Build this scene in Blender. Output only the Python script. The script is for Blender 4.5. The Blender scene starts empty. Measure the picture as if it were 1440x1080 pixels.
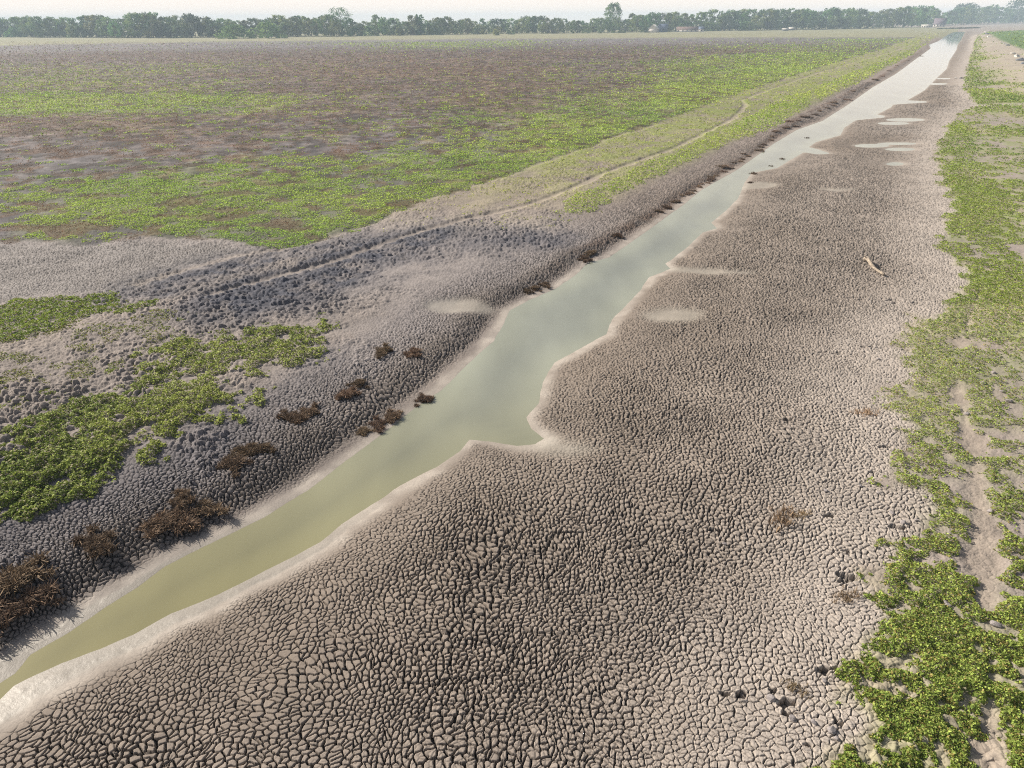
import bpy, math
import numpy as np
from mathutils import Matrix, Vector
R = math.radians
sc = bpy.context.scene
rng = np.random.default_rng(7)

# ------------------------------------------------------------------ camera, sky, sun, exposure
CAM_H, FPX = 12.0, 960.0
PITCH, ROLL = math.atan(512 / 960.0), R(0.44)
SUN_EL, SUN_AZ = R(33), R(-62)            # azimuth measured from +Y towards +X
cf = Vector((0, math.cos(PITCH), -math.sin(PITCH)))
cr0 = Vector((1, 0, 0)); cu0 = Vector((0, math.sin(PITCH), math.cos(PITCH)))
cr = cr0 * math.cos(ROLL) - cu0 * math.sin(ROLL)
cu = cu0 * math.cos(ROLL) + cr0 * math.sin(ROLL)
cam_d = bpy.data.cameras.new("camera"); cam = bpy.data.objects.new("camera", cam_d)
sc.collection.objects.link(cam); sc.camera = cam
cam_d.sensor_width = 36; cam_d.lens = 24.0
cam_d.clip_start = 0.1; cam_d.clip_end = 20000
cam.matrix_world = Matrix(((cr.x, cu.x, -cf.x, 0), (cr.y, cu.y, -cf.y, 0), (cr.z, cu.z, -cf.z, CAM_H), (0, 0, 0, 1)))

w = bpy.data.worlds.new("World"); sc.world = w; w.use_nodes = True
nt = w.node_tree; bg = nt.nodes["Background"]
sky = nt.nodes.new("ShaderNodeTexSky"); sky.sky_type = 'NISHITA'; sky.sun_disc = False
sky.sun_elevation = SUN_EL; sky.sun_rotation = SUN_AZ
sky.air_density = 1.0; sky.dust_density = 3.0; sky.ozone_density = 1.0; sky.altitude = 0
hs = nt.nodes.new("ShaderNodeHueSaturation"); hs.inputs['Saturation'].default_value = .65; hs.inputs['Value'].default_value = .85
nt.links.new(sky.outputs[0], hs.inputs['Color'])
# thin milky veil low over the horizon, part of the sky itself
wtc = nt.nodes.new("ShaderNodeTexCoord"); sep = nt.nodes.new("ShaderNodeSeparateXYZ"); wmr = nt.nodes.new("ShaderNodeMapRange")
wmr.interpolation_type = 'SMOOTHSTEP'; wmr.inputs['From Min'].default_value = -.02; wmr.inputs['From Max'].default_value = .38
wmr.inputs['To Min'].default_value = 1.0; wmr.inputs['To Max'].default_value = 0.0
wmx = nt.nodes.new("ShaderNodeMix"); wmx.data_type = 'RGBA'
nt.links.new(wtc.outputs['Generated'], sep.inputs[0]); nt.links.new(sep.outputs['Z'], wmr.inputs[0]); nt.links.new(wmr.outputs[0], wmx.inputs[0])
for s_ in wmx.inputs:
    if s_.name == 'A' and s_.type == 'RGBA': nt.links.new(hs.outputs[0], s_)
    if s_.name == 'B' and s_.type == 'RGBA': s_.default_value = (10.9, 9.7, 8.6, 1)
nt.links.new([o for o in wmx.outputs if o.type == 'RGBA'][0], bg.inputs[0]); bg.inputs[1].default_value = 0.085
sun_d = bpy.data.lights.new("sun", 'SUN'); sun_d.energy = 5.0; sun_d.angle = R(0.6); sun_d.color = (1, .91, .79)
sun = bpy.data.objects.new("sun", sun_d); sc.collection.objects.link(sun)
sdir = Vector((math.sin(SUN_AZ) * math.cos(SUN_EL), math.cos(SUN_AZ) * math.cos(SUN_EL), math.sin(SUN_EL)))
sun.rotation_euler = sdir.to_track_quat('Z', 'Y').to_euler()
sun.location = (-40, 20, 40)
vs = sc.view_settings; vs.view_transform = 'Standard'; vs.look = 'None'; vs.gamma = 1; vs.exposure = 0.40
sc.cycles.max_bounces = 6; sc.cycles.volume_bounces = 1; sc.cycles.transparent_max_bounces = 8
sc.cycles.sample_clamp_indirect = 4
sc.cycles.use_denoising = False; sc.cycles.filter_width = 1.1

# ------------------------------------------------------------------ tracing helpers
_cf, _cr, _cu = (np.array(v) for v in (cf, cr, cu))
def unproj(u, v, z=0.0):
    """photo position (1440 wide) of a point known to lie at height z -> ground X, Y"""
    u = np.asarray(u, float); v = np.asarray(v, float)
    d = _cf[:, None] + _cr[:, None] * ((u - 720) / FPX).ravel() + _cu[:, None] * ((540 - v) / FPX).ravel()
    t = (CAM_H - z) / np.maximum(-d[2], 1e-4)
    return d[0] * t, d[1] * t
def P(pts, z=0.0):
    a = np.array(pts, float); x, y = unproj(a[:, 0], a[:, 1], z)
    return np.stack([x, y], 1)
def proj(X, Y, Z=0.0):
    px, py, pz = X, Y, Z - CAM_H
    dz = px * _cf[0] + py * _cf[1] + pz * _cf[2]
    dx = px * _cr[0] + py * _cr[1] + pz * _cr[2]
    dy = px * _cu[0] + py * _cu[1] + pz * _cu[2]
    dz = np.maximum(dz, 0.3)
    return 720 + FPX * dx / dz, 540 - FPX * dy / dz
def ss(x, a, b):
    t = np.clip((x - a) / (b - a), 0, 1); return t * t * (3 - 2 * t)

def h2(ix, iy, seed):
    with np.errstate(over='ignore'):
        h = (ix.astype(np.int64) * 374761393 + iy.astype(np.int64) * 668265263 + seed * 1274126177) & 0xFFFFFFFF
        h = ((h ^ (h >> 13)) * 1274126177) & 0xFFFFFFFF
        h = ((h ^ (h >> 16)) * 2246822519) & 0xFFFFFFFF
        h = h ^ (h >> 15)
    return (h & 0xFFFFFF).astype(np.float32) / np.float32(0xFFFFFF)
def vnoise(x, y, seed=0):
    ix = np.floor(x); iy = np.floor(y); fx = (x - ix).astype(np.float32); fy = (y - iy).astype(np.float32)
    ix = ix.astype(np.int64); iy = iy.astype(np.int64)
    fx = fx * fx * (3 - 2 * fx); fy = fy * fy * (3 - 2 * fy)
    a = h2(ix, iy, seed); b = h2(ix + 1, iy, seed); c = h2(ix, iy + 1, seed); d = h2(ix + 1, iy + 1, seed)
    return a + (b - a) * fx + (c - a) * fy + (a - b - c + d) * fx * fy
def fbm(x, y, scale, octs=4, seed=0, gain=.5):
    s = np.zeros(x.shape, np.float32); a = 1.0; t = 0; f = 1.0 / scale
    for o in range(octs):
        # rotate every octave so the lattice never shows
        ca, sa = math.cos(1.1 * o + .4), math.sin(1.1 * o + .4)
        s += a * vnoise((x * ca - y * sa) * f + 17.3 * o, (x * sa + y * ca) * f + 5.1 * o, seed + o * 13)
        t += a; a *= gain; f *= 2.03
    return s / t
def voronoi(x, y, cell, seed, jit=.95):
    """distance to the nearest cell border (metres), id value of the cell"""
    gx = x / cell; gy = y / cell
    ix = np.floor(gx).astype(np.int64); iy = np.floor(gy).astype(np.int64)
    F1 = np.full(x.shape, 9., np.float32); F2 = F1.copy()
    ax = np.zeros(x.shape, np.float32); ay = ax.copy(); bx = ax.copy(); by = ax.copy(); idv = ax.copy()
    for di in (-1, 0, 1):
        for dj in (-1, 0, 1):
            cx = ix + di; cy = iy + dj
            hx = h2(cx, cy, seed)
            qx = (cx - gx + .5).astype(np.float32) + (hx - .5) * jit
            qy = (cy - gy + .5).astype(np.float32) + (h2(cx, cy, seed + 91) - .5) * jit
            d = qx * qx + qy * qy
            n1 = d < F1; n2 = (~n1) & (d < F2)
            F2 = np.where(n1, F1, np.where(n2, d, F2))
            bx = np.where(n1, ax, np.where(n2, qx, bx)); by = np.where(n1, ay, np.where(n2, qy, by))
            F1 = np.where(n1, d, F1); ax = np.where(n1, qx, ax); ay = np.where(n1, qy, ay); idv = np.where(n1, hx, idv)
    L = np.sqrt((ax - bx) ** 2 + (ay - by) ** 2) + 1e-4
    return (F2 - F1) / (2 * L) * cell, idv, ax, ay
def seg_dist(X, Y, pts, closed=False, signed=False):
    n = len(pts); best = np.full(X.shape, 1e9, np.float32); inside = np.zeros(X.shape, bool)
    for i in range(n if closed else n - 1):
        x0, y0 = pts[i]; x1, y1 = pts[(i + 1) % n]
        dx, dy = x1 - x0, y1 - y0; L2 = dx * dx + dy * dy + 1e-9
        t = np.clip(((X - x0) * dx + (Y - y0) * dy) / L2, 0, 1)
        best = np.minimum(best, (X - x0 - t * dx) ** 2 + (Y - y0 - t * dy) ** 2)
        if signed and y0 != y1:
            c = ((y0 > Y) != (y1 > Y)) & (X < dx * (Y - y0) / (y1 - y0) + x0)
            inside ^= c
    d = np.sqrt(best)
    return np.where(inside, -d, d) if signed else d

# ------------------------------------------------------------------ traced outlines (ground points)
left_shore = [(-140,1040),(-60,992),(0,960),(20,947),(43,920),(100,887),(150,853),(193,827),(233,797),(287,769),(333,747),(372,727),(433,689),(480,653),(537,611),(563,590),(593,568),(620,549),(653,517),(693,480),(707,457),(716,437),(747,421),(780,407),(813,384),(827,370),(857,362),(903,330),(960,289),(987,267),(1040,237),(1087,203),(1120,183),(1157,170),(1193,147),(1227,123),(1260,104),(1287,84),(1309,68),(1307,63),(1320,58),(1328,52),(1337,47),(1342,45)]
right_shore = [(1357,45),(1352,55),(1346,64),(1345,70),(1335,85),(1331,97),(1320,107),(1300,127),(1276,141),(1303,142.5),(1303,144),(1256,147),(1253,151),(1233,161),(1244,163),(1244,165),(1203,169),(1187,180),(1182,190),(1147,200),(1137,207),(1150,210),(1168,216),(1150,217),(1130,214),(1120,220),(1093,236),(1057,243),(1047,257),(1037,280),(1020,297),(1000,313),(1008,321),(987,327),(967,347),(952,359),(936,371),(943,378),(913,390),(901,407),(880,430),(860,450),(853,470),(840,477),(813,492),(780,510),(770,523),(763,540),(757,567),(740,587),(747,603),(767,617),(753,625),(727,627),(687,620),(660,618),(647,633),(613,657),(563,683),(513,717),(480,738),(450,763),(413,783),(373,803),(320,830),(283,847),(240,863),(187,893),(140,913),(87,933),(50,950),(20,965),(0,984),(-60,1016),(-140,1060)]
water_poly = P(left_shore + right_shore)
def ell(cx, cy, a, b, n=12):
    if b < 3: a *= 1.25; b *= 1.3
    else: a *= .85; b *= .85
    return [(cx + a * math.cos(t * 2 * math.pi / n), cy + b * math.sin(t * 2 * math.pi / n)) for t in range(n)]
pools = [P(ell(*e)) for e in ((1273,168.5,22,1.8),(1256,173.5,18,1.6),(1226,205,20,1.9),(1262,202,22,1.3),(1266,210,17,1.7),(1259,230.5,10,1.8),(1327,110.5,8,.8),(1318,118,12,.9))]
pale = [P(ell(643,437,58,12)), P(ell(943,446,50,12)), P([(735,626),(770,612),(800,620),(836,633),(800,644),(758,642)]),
        P([(930,374),(960,378),(1010,380),(1055,386),(1000,388),(945,384)]),
        P([(1150,268),(1200,270),(1175,273)]), P(ell(1060,262,40,6))]
right_veg = P([(1140,1120),(1150,1078),(1205,1040),(1160,1005),(1200,985),(1195,930),(1208,900),(1228,862),(1212,820),(1250,815),(1238,775),(1300,762),(1282,735),(1290,700),(1248,690),(1252,655),(1285,640),(1246,600),(1243,560),(1290,555),(1262,515),(1268,480),(1310,452),(1330,440),(1352,418),(1342,385),(1318,352),(1335,300),(1322,250),(1318,215),(1330,182),(1352,160),(1372,152),(1356,128),(1358,100),(1368,70),(1372,52),(1392,45),(1700,35),(2600,60),(2600,1300),(1140,1300)])
vegA = P([(-200,460),(0,447),(60,435),(150,431),(172,440),(168,455),(130,468),(90,480),(50,492),(0,503),(-200,530)])
vegA2 = P([(165,462),(200,444),(232,440),(228,448),(190,462)])
vegB = P([(-200,680),(0,640),(50,618),(110,592),(150,577),(180,560),(210,535),(250,512),(290,498),(340,486),(390,470),(430,470),(452,484),(456,508),(430,522),(370,545),(345,570),(300,596),(262,628),(235,640),(190,668),(140,700),(120,715),(90,728),(40,742),(0,738),(-200,760)])
vegC = P([(788,300),(800,288),(850,268),(900,242),(950,222),(1000,198),(1050,172),(1100,142),(1140,132),(1138,150),(1095,180),(1040,200),(1000,215),(940,245),(890,272),(850,290),(812,307),(795,308)])
vegC2 = P([(1140,130),(1200,104),(1260,82),(1300,62),(1306,60),(1280,80),(1240,100),(1200,122),(1150,145)])
field_low = [(-400,352),(0,352),(60,350),(110,358),(200,346),(300,350),(380,358),(430,356),(470,340),(520,324),(560,305),(600,290),(700,258),(800,222),(870,196),(940,172),(1000,150),(1060,128),(1150,98),(1230,74),(1290,52),(1300,46)]
field_poly = P(field_low + [(1300, 36), (-900, 44)])
dry_left = P([(-300,352),(0,355),(200,348),(330,352),(350,362),(270,385),(200,415),(150,432),(0,438),(-300,450)])
clod_poly = P([(210,400),(300,375),(380,360),(470,345),(560,330),(640,320),(700,330),(640,360),(560,392),(540,420),(480,440),(430,460),(350,480),(260,480),(230,450),(170,430)])
clod_poly2 = P([(600,350),(680,330),(760,325),(830,345),(800,360),(700,362),(640,372)])
track1 = P([(200,412),(330,372),(430,354),(520,324),(600,288),(700,258),(800,222),(860,200),(930,178)])
track2 = P([(300,430),(390,402),(460,382),(560,345),(650,318),(740,298),(800,275),(850,250),(900,232),(950,213),(1000,188),(1030,172),(1048,152),(1042,145),(1080,130),(1150,105),(1250,76),(1300,58)])
track3 = P([(-100,540),(0,516),(80,490),(170,462),(240,445),(330,405),(420,380)])
pathR = P([(1390,1100),(1385,960),(1380,880),(1378,800),(1372,720),(1366,650),(1350,590),(1340,540),(1345,500),(1362,450),(1382,400)])
levee = P([(1390,50),(1400,62),(1425,80),(1450,98),(1520,140)])
inlet = P([(1300,152),(1360,151),(1400,150),(1450,149),(1600,146)])
green_far = P([(1388,46),(1460,42),(1700,60),(1700,120),(1470,84),(1420,66),(1398,54)])
midline = P([(-200,1010),(300,800),(700,540),(900,360),(1150,185),(1345,46),(1350,40)])
bluff = P([(-100,900),(0,862),(120,790),(260,720),(330,690),(420,640),(510,605),(600,540),(690,440),(760,392),(850,342),(930,296),(1000,250),(1060,217),(1120,170),(1180,140),(1240,108),(1295,72)])
pits = P([(1165,420),(1172,422),(1198,427),(1210,430),(1240,429),(1252,431),(1258,435),(1283,436),(1290,418),(1330,415),(1160,503),(1172,505),(1196,507),(1215,504),(1222,496),(1232,497),(1238,498),(1270,502),(1233,482),(1110,600),(1160,686),(1212,680),(1095,736),(1165,736),(1275,750),(1262,755),(1180,787),(1190,788),(1010,755),(1020,990),(1085,985),(1110,1004),(1113,1020),(1170,1028),(1175,1033),(1015,992),(1135,1065),(1160,955),(1253,752),(1225,675),(1240,640),(1190,828),(1180,822),(1240,392),(1256,392),(1222,376)])
ctrl = np.array([
 (0,56,.05,.0),(300,57,.05,.0),(600,58,.1,.0),(900,53,.0,.0),(1150,47,.0,.0),(620,63,.6,0),(560,63,.5,0),(680,62,.5,0),(100,66,.1,.3),(400,68,.1,.3),(850,62,.1,.4),(1050,58,.2,.4),
 (0,82,.12,.5),(250,82,.12,.5),(550,82,.15,.6),(800,80,.15,.6),(1000,75,.3,.5),(1120,80,.7,.1),(1180,70,.5,.2),(1250,58,.6,.1),
 (0,100,.35,.4),(200,102,.4,.4),(400,105,.2,.6),(650,100,.2,.7),(850,98,.3,.5),(1000,98,.6,.3),(1080,100,.9,0),
 (0,125,.45,.35),(250,125,.4,.4),(450,125,.2,.6),(700,125,.25,.6),(850,122,.35,.5),(980,125,.85,.1),
 (-60,150,.8,.1),(80,152,.85,.05),(230,150,.8,.05),(330,152,.6,.2),(500,150,.3,.45),(700,150,.35,.5),(850,150,.6,.3),(930,155,.95,0),
 (0,185,.2,.5),(150,185,.3,.5),(350,185,.25,.4),(550,180,.35,.3),(700,180,.5,.3),(800,180,.85,.05),(860,185,.97,0),
 (-40,215,.15,.15),(100,215,.15,.3),(300,215,.2,.3),(480,212,.25,.15),(600,212,.45,.1),(700,215,.75,.05),(790,215,.97,0),
 (-40,245,.25,.05),(60,245,.25,.1),(180,240,.3,.2),(350,240,.6,.15),(480,240,.6,.05),(620,240,.7,.05),(720,240,.97,0),
 (-40,280,.45,.1),(60,275,.6,.1),(200,270,.8,.12),(400,270,.85,.05),(560,262,.6,.05),(680,258,.97,0),(560,290,.85,.05),(600,275,.7,0),
 (0,300,.6,.1),(150,305,.85,.2),(300,300,.85,.15),(450,305,.75,.05),(500,315,.85,0),(620,275,.95,0),
 (0,325,.4,.25),(80,328,.75,.25),(230,328,.8,.25),(350,330,.7,.2),(440,338,.85,.05),
 (-40,345,.05,.1),(60,342,.5,.25),(180,343,.4,.3),(300,346,.5,.2),(400,350,.75,.1)], float)
def wlog(X, Y):
    r = np.hypot(X, Y) + 1e-3
    return np.arctan2(X, np.maximum(Y, .5)) * 6, np.log(r) * 5
_cx, _cy = unproj(ctrl[:, 0], ctrl[:, 1]); _ca, _cl = wlog(_cx, _cy)

def zones(X, Y):
    X = X.astype(np.float32); Y = Y.astype(np.float32)
    z = {}
    R_ = np.hypot(X, Y)
    n1 = fbm(X, Y, 1.6, 4, 3) - .5; n2 = fbm(X, Y, 9, 4, 21) - .5; n3 = fbm(X, Y, .5, 3, 31) - .5
    z['n1'], z['n2'], z['n3'] = n1, n2, n3
    wig = .9 * n3 * .18 + n1 * .25
    sd = seg_dist(X, Y, water_poly, True, True)
    for p in pools: sd = np.minimum(sd, seg_dist(X, Y, p, True, True) + .0)
    z['sd'] = sd + wig * .35 * ss(R_, 5, 20)
    # which bank: left of the channel's middle line
    side = seg_side(X, Y)
    z['left'] = side
    e = lambda poly, k=1.0, s=.5: 1 - ss(seg_dist(X, Y, poly, True, True) + (n1 * 2.2 + n3 * .8) * k, -s, s)
    z['pale'] = np.max([1 - ss(seg_dist(X, Y, p, True, True) + n1 * .6, -.5, .5) for p in pale], 0)
    z['rv'] = e(right_veg, .8, .35)
    z['vA'] = np.maximum(e(vegA, .5), e(vegA2, .4, .3)); z['vB'] = e(vegB, 1.5, .9)
    z['vC'] = np.maximum(e(vegC, .5), e(vegC2, .8)); z['field'] = e(field_poly, .5, .5)
    z['dry'] = e(dry_left, 1.2, 1.0); z['clod'] = np.clip(np.maximum(e(clod_poly, 3.2, 2.2), .8 * e(clod_poly2, 3, 2)) + 1.2 * n1 * e(clod_poly, 2, 5), 0, 1)
    z['tr1'] = 1 - ss(seg_dist(X, Y, track1) + n1 * .3, .15, .6)
    z['tr2'] = 1 - ss(seg_dist(X, Y, track2) + n1 * .3, .15, .55)
    z['tr3'] = 1 - ss(seg_dist(X, Y, track3) + n1 * .8, .3, 1.1)
    z['path'] = 1 - ss(seg_dist(X, Y, pathR) + n1 * 1.1 + n2 * .5, -.1, .34)
    dl = seg_dist(X, Y, levee)
    z['levee'] = 1 - ss(dl + n2 * 6, 3, 13)
    z['levee_d'] = dl
    z['inlet'] = 1 - ss(seg_dist(X, Y, inlet) + n1 * .8, .5, 1.6)
    z['gfar'] = 1 - ss(seg_dist(X, Y, green_far, True, True) + n2 * 2, -2, 2)
    z['bluff'] = seg_dist(X, Y, bluff)
    # field cover densities by inverse distance
    a, l = wlog(X, Y)
    num_g = np.zeros(X.shape, np.float32); num_b = num_g.copy(); den = num_g.copy() + 1e-9
    for k in range(len(ctrl)):
        d2 = (a - _ca[k]) ** 2 + (l - _cl[k]) ** 2 * 1.6 + .004
        wk = 1 / (d2 * d2)
        num_g += wk * ctrl[k, 2]; num_b += wk * ctrl[k, 3]; den += wk
    z['g'] = num_g / den; z['b'] = num_b / den
    return z
def seg_side(X, Y):
    # 1 on the left bank, 0 on the right, from the x of the middle line at the same y
    o = np.argsort(midline[:, 1])
    return (X < np.interp(Y, midline[o, 1], midline[o, 0])).astype(np.float32)

def dmask(x, y, z):
    return ss(fbm(x * .8, y, 1.25, 2, 777) + .22 * z['b'], .63, .69) * (.35 + .65 * (1 - ss(y, 70, 160)))
def relief(X, Y, z, cracks=True):
    """ground height and base colour"""
    sd = z['sd']; L = z['left']; n1, n2, n3 = z['n1'], z['n2'], z['n3']
    R_ = np.hypot(X, Y)
    s = np.maximum(sd, 0)
    zr = .06 * (1 - np.exp(-s / .8)) + .36 * (1 - np.exp(-s / 9))
    zl = .045 * (1 - np.exp(-s / .5)) + (.30 - .16 * ss(Y, 22, 45)) * ss(s, .5, 2.2) + .28 * ss(s, 2.0, 7)
    h = np.where(L > .5, zl, zr)
    h = np.where(sd < 0, -.45 * (1 - np.exp(sd / 1.6)), h)
    out = ss(sd, .25, 2.0)
    h = h + out * (n2 * .22 + n1 * .07)
    veg = np.clip(z['rv'] + z['vA'] + z['vB'] + z['vC'] + z['field'] * z['g'], 0, 1)
    h = h + out * L * ss(sd, 4, 9) * n1 * .10
    h -= .10 * z['tr2'] * out + .05 * z['tr1'] * out + .04 * z['path']
    h += .55 * z['levee'] + .08 * (1 - ss(z['bluff'] + n1, .2, 1.6)) * L * ss(sd, .6, 1.6)
    h -= .12 * z['inlet'] * out
    h -= .10 * z['pale'] * out
    h = np.where(sd > 0, np.maximum(h, .035 * ss(sd, 0, .6)), h)
    # --- colours (what the ground itself is made of)
    def C(*c): return np.array(c, np.float32)
    mudR = C(.325, .280, .242); mudD = C(.205, .170, .140); mudP = C(.47, .418, .37)
    rimc = C(.41, .37, .325); slate = C(.118, .113, .128); mudL = C(.315, .282, .268); tan = C(.42, .345, .265)
    soil = C(.335, .29, .26); fieldc = C(.125, .115, .120); fbrown = C(.125, .085, .064)
    def mix(a, b, m): return a + (b - a) * m[..., None]
    one = np.ones(X.shape, np.float32)
    col = mix(mudR * one[..., None], mudD, np.clip((1 - ss(sd, 2, 9)) * .55 + (n2 + .1) * 1.2, 0, 1))
    U, V = proj(X, Y)
    redge = seg_dist(X, Y, right_veg, True, True)
    col = mix(col, mudP, (1 - L) * (1 - ss(redge + n1 * 2, .3, 4.5)) * .7)
    colL = mix(mudL * one[..., None], slate, np.clip(.30 + n2 * 1.8 + .60 * (1 - ss(Y, 16, 25)), 0, 1) * (1 - .7 * ss(Y, 28, 48)))
    colL = mix(colL, C(.285, .245, .215), .75 * ss(sd + n1 * 2, 4.2, 6.5) * (1 - ss(Y, 26, 34)))
    colL = mix(colL, C(.285, .262, .25), z['dry'])
    colL = mix(colL, C(.075, .078, .098), np.clip(z['clod'] * .85 + (n1 + n3) * z['clod'] * 1.2, 0, 1))
    colL = mix(colL, mudD, (1 - ss(sd + n1, 1.0, 3.2)) * .55)
    colL = mix(colL, C(.255, .208, .175), .75 * ss(Y, 38, 52) * (1 - z['clod']))
    # strip between field and near-water bank: dry tan turf
    strip = ss(Y, 38, 60) * ss(sd, 3, 6) * (1 - z['field'])
    colL = mix(colL, C(.34, .30, .19), strip * np.clip(.45 + n1 * 1.5 + n2, 0, 1))
    colL = mix(colL, C(.215, .25, .075), strip * ss(Y, 42, 75) * np.clip(.6 + n1 * 2, 0, 1))
    colL = mix(colL, C(.40, .34, .285), np.maximum(np.maximum(z['tr2'] * .42, z['tr1'] * .4), z['tr3'] * .3))
    fb = np.clip(z['b'] * 1.2 + n2 * .8 + n1 * .5, 0, 1) * ss(R_, 35, 120)
    fb = np.maximum(fb, dmask(X, Y, z) * .9)
    fc = mix(fieldc * one[..., None], fbrown, fb)
    gfar = np.clip(z['g'] * 1.5 - .50 + n2 * .5 + n1 * .9, 0, 1) * (.45 + .35 * ss(R_, 60, 260))
    fc = mix(fc, C(.20, .245, .055), gfar)
    fc = mix(fc, C(.21, .195, .20), ss(R_, 360, 430) * (1 - z['g']) * .8)
    sp = fbm(X, Y * .8, .9, 3, 141) - .5; sp2 = fbm(X, Y, 3.2, 3, 151) - .5
    fc = fc * np.clip(.9 + (sp * 2.4 + sp2 * 1.4) * ss(R_, 25, 90) * (1 - .7 * ss(R_, 250, 380)), .45, 1.8)[..., None]
    colL = mix(colL, fc, z['field'])
    far = ss(Y * .3 + R_ * .7 + n2 * 60, 500, 560)
    colL = mix(colL, C(.27, .26, .155), far)
    col = mix(col, colL, L)
    # brown dead growth along the far left bluff
    col = mix(col, C(.15, .095, .065), L * (1 - ss(z['bluff'] + n1 * 1.6, .2, 1.1)) * ss(Y, 30, 45) * np.clip(.35 + n1 * 3, 0, .8) * ss(sd, .3, 1))
    # right bank soil
    rv = z['rv']
    soilc = mix(soil * one[..., None], tan, np.clip(.35 + n2 * 2 + ss(Y, 30, 90) * .2, 0, 1))
    soilc = mix(soilc, C(.19, .25, .06), np.clip(.45 + n1 * 1.6 + n2, 0, 1) * (.45 + .45 * ss(Y, 18, 50)))
    col = mix(col, soilc, rv * (1 - z['inlet'] * .8))
    col = mix(col, C(.36, .305, .255), z['path'] * rv * .8)
    col = mix(col, C(.41, .355, .29), z['levee'] * .9)
    col = mix(col, C(.12, .20, .055), z['gfar'])
    # rims
    rimw = .22 + .12 * ss(Y, 20, 12) if False else (.09 + .24 * (1 - ss(Y, 11, 18)) + n1 * .40 + n3 * .15)
    rimw = rimw + (1 - L) * (1 - ss(Y, 8.5, 12.5)) * .40
    rim = (1 - ss(sd, rimw, rimw + .5)) * ss(sd, -.3, 0)
    rim = rim * (1 - .5 * ss(Y, 45, 80))
    col = mix(col, rimc, rim * (.55 + .3 * np.clip(n3 * 3 + .5, 0, 1)))
    wet = (1 - ss(sd, rimw * .75, rimw * 1.1)) * (1 - ss(Y, 12, 17))
    col = mix(col, C(.25, .23, .20), wet * .9)
    col = mix(col, C(.40, .375, .32), z['pale'] * .5)
    under = ss(-sd, 0, .5)
    col = mix(col, C(.36, .33, .17), under)
    col = mix(col, C(.20, .19, .12), ss(-sd, .4, 2.5))
    rough = .95 - .30 * wet * (1 - z['pale']) - .18 * rim * (1 - ss(Y, 12, 17))
    tone = 1 + n1 * .22 + n3 * .22 + n2 * .25
    col = col * tone[..., None]
    if not cracks:
        return h, col, rough, rim
    # --- cracks, clods and pits, real relief
    near = R_ < 170
    idx = np.nonzero(near)[0]
    x = X[idx]; y = Y[idx]
    wx = x + (fbm(x, y, .22, 3, 51) - .5) * .11; wy = y + (fbm(x, y, .22, 3, 61) - .5) * .11
    e1, id1, ax1, ay1 = voronoi(wx + (fbm(x, y, 2.3, 2, 171) - .5) * .9, wy + (fbm(x, y, 2.3, 2, 181) - .5) * .9, .138, 5)
    e2, id2, _, _ = voronoi(wx * 1.1 + 3, wy * 1.1 + 9, .11, 8)
    e3, _, _, _ = voronoi(x + (fbm(x, y, 1.3, 2, 5) - .5) * .6, y + (fbm(x, y, 1.3, 2, 6) - .5) * .6, .95, 77)
    sdi = sd[idx]; Li = L[idx]; rvi = rv[idx]; rimi = rim[idx]
    ri = redge[idx]
    wn = fbm(x, y, 2.2, 2, 41)
    # crack strength: none on the wet rim, fullest in the middle of the flat, fine near the right edge
    dev = ss(sdi + (wn - .5) * .5 + n3[idx] * .5, rimw[idx] + .02, rimw[idx] + .75)
    mid = ss(sdi, .8, 4.0) * ss(ri, .5, 5.5)
    wd = (.005 + .0065 * mid + .015 * (wn - .5)) * dev
    wd = np.where(Li > .5, (.008 + .010 * (1 - ss(sdi, 1.5, 4)) + .010 * (wn - .5)) * dev, wd)
    wd = np.maximum(wd, .003)
    amp = dev * (.60 + .40 * mid)
    vegi = np.clip(veg[idx], 0, 1)
    amp = np.where(Li > .5, dev * (.75 - .5 * z['clod'][idx]) * (1 - .65 * ss(sdi, 2.6, 5) * (1 - z['dry'][idx])), amp)
    amp = amp * (1 - .85 * vegi) * (1 - .9 * z['pale'][idx]) * (1 - .7 * z['tr2'][idx])
    c1 = 1 - ss(e1, wd, wd + .007)
    k2 = np.where(Li > .5, .35, .0 + .42 * ss(sdi, 3, 9))
    c2 = (1 - ss(e2, wd * .45, wd * .45 + .011)) * k2
    c3 = .6 * (1 - ss(e3, .008, .03)) * ss(wn, .45, .7) * mid
    crack = np.maximum(np.maximum(c1, c2), c3 * .9)
    dome = np.sqrt(np.clip(e1 / .06, 0, 1))
    dh = amp * (-.12 * c1 - .035 * c2 - .07 * c3 + .003 * dome + .010 * (id1 - .5) + .005 * (id2 - .5))
    # clods
    cl = np.clip(z['clod'][idx] + .45 * Li * ss(sdi, 3.0, 5) * ss(n2[idx], -.15, .1) * (1 - z['dry'][idx]) + .5 * z['inlet'][idx] + .55 * Li * ss(n1[idx] + .6 * n2[idx], .02, .16) * (1 - ss(y, 22, 27)) * ss(sdi, .8, 1.8) + .45 * Li * ss(sdi, 3.5, 6) * ss(y, 24, 32) * (1 - z['field'][idx]) * (1 - z['dry'][idx]) * ss(wn, .4, .6)
                 + .28 * rvi * ss(n2[idx], -.1, .1), 0, 1)
    cn = fbm(wx, wy, .42, 3, 71, .6); cn2 = fbm(wx, wy, .16, 2, 81)
    ec, idc, _, _ = voronoi(x + (cn - .5) * .3, y + (cn2 - .5) * .2, .25, 33)
    lump = np.sqrt(np.clip(ec / .09, 0, 1)) * (idc > .3) * (.4 + idc)
    dh += cl * (.17 * lump * (1 - z['tr2'][idx] * .8) + .16 * (cn - .5) + .10 * (cn2 - .5))
    # vegetated soil is bumpy
    dh += vegi * ((cn - .5) * .10)
    dh += (cn2 - .5) * .010 * dev
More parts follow.
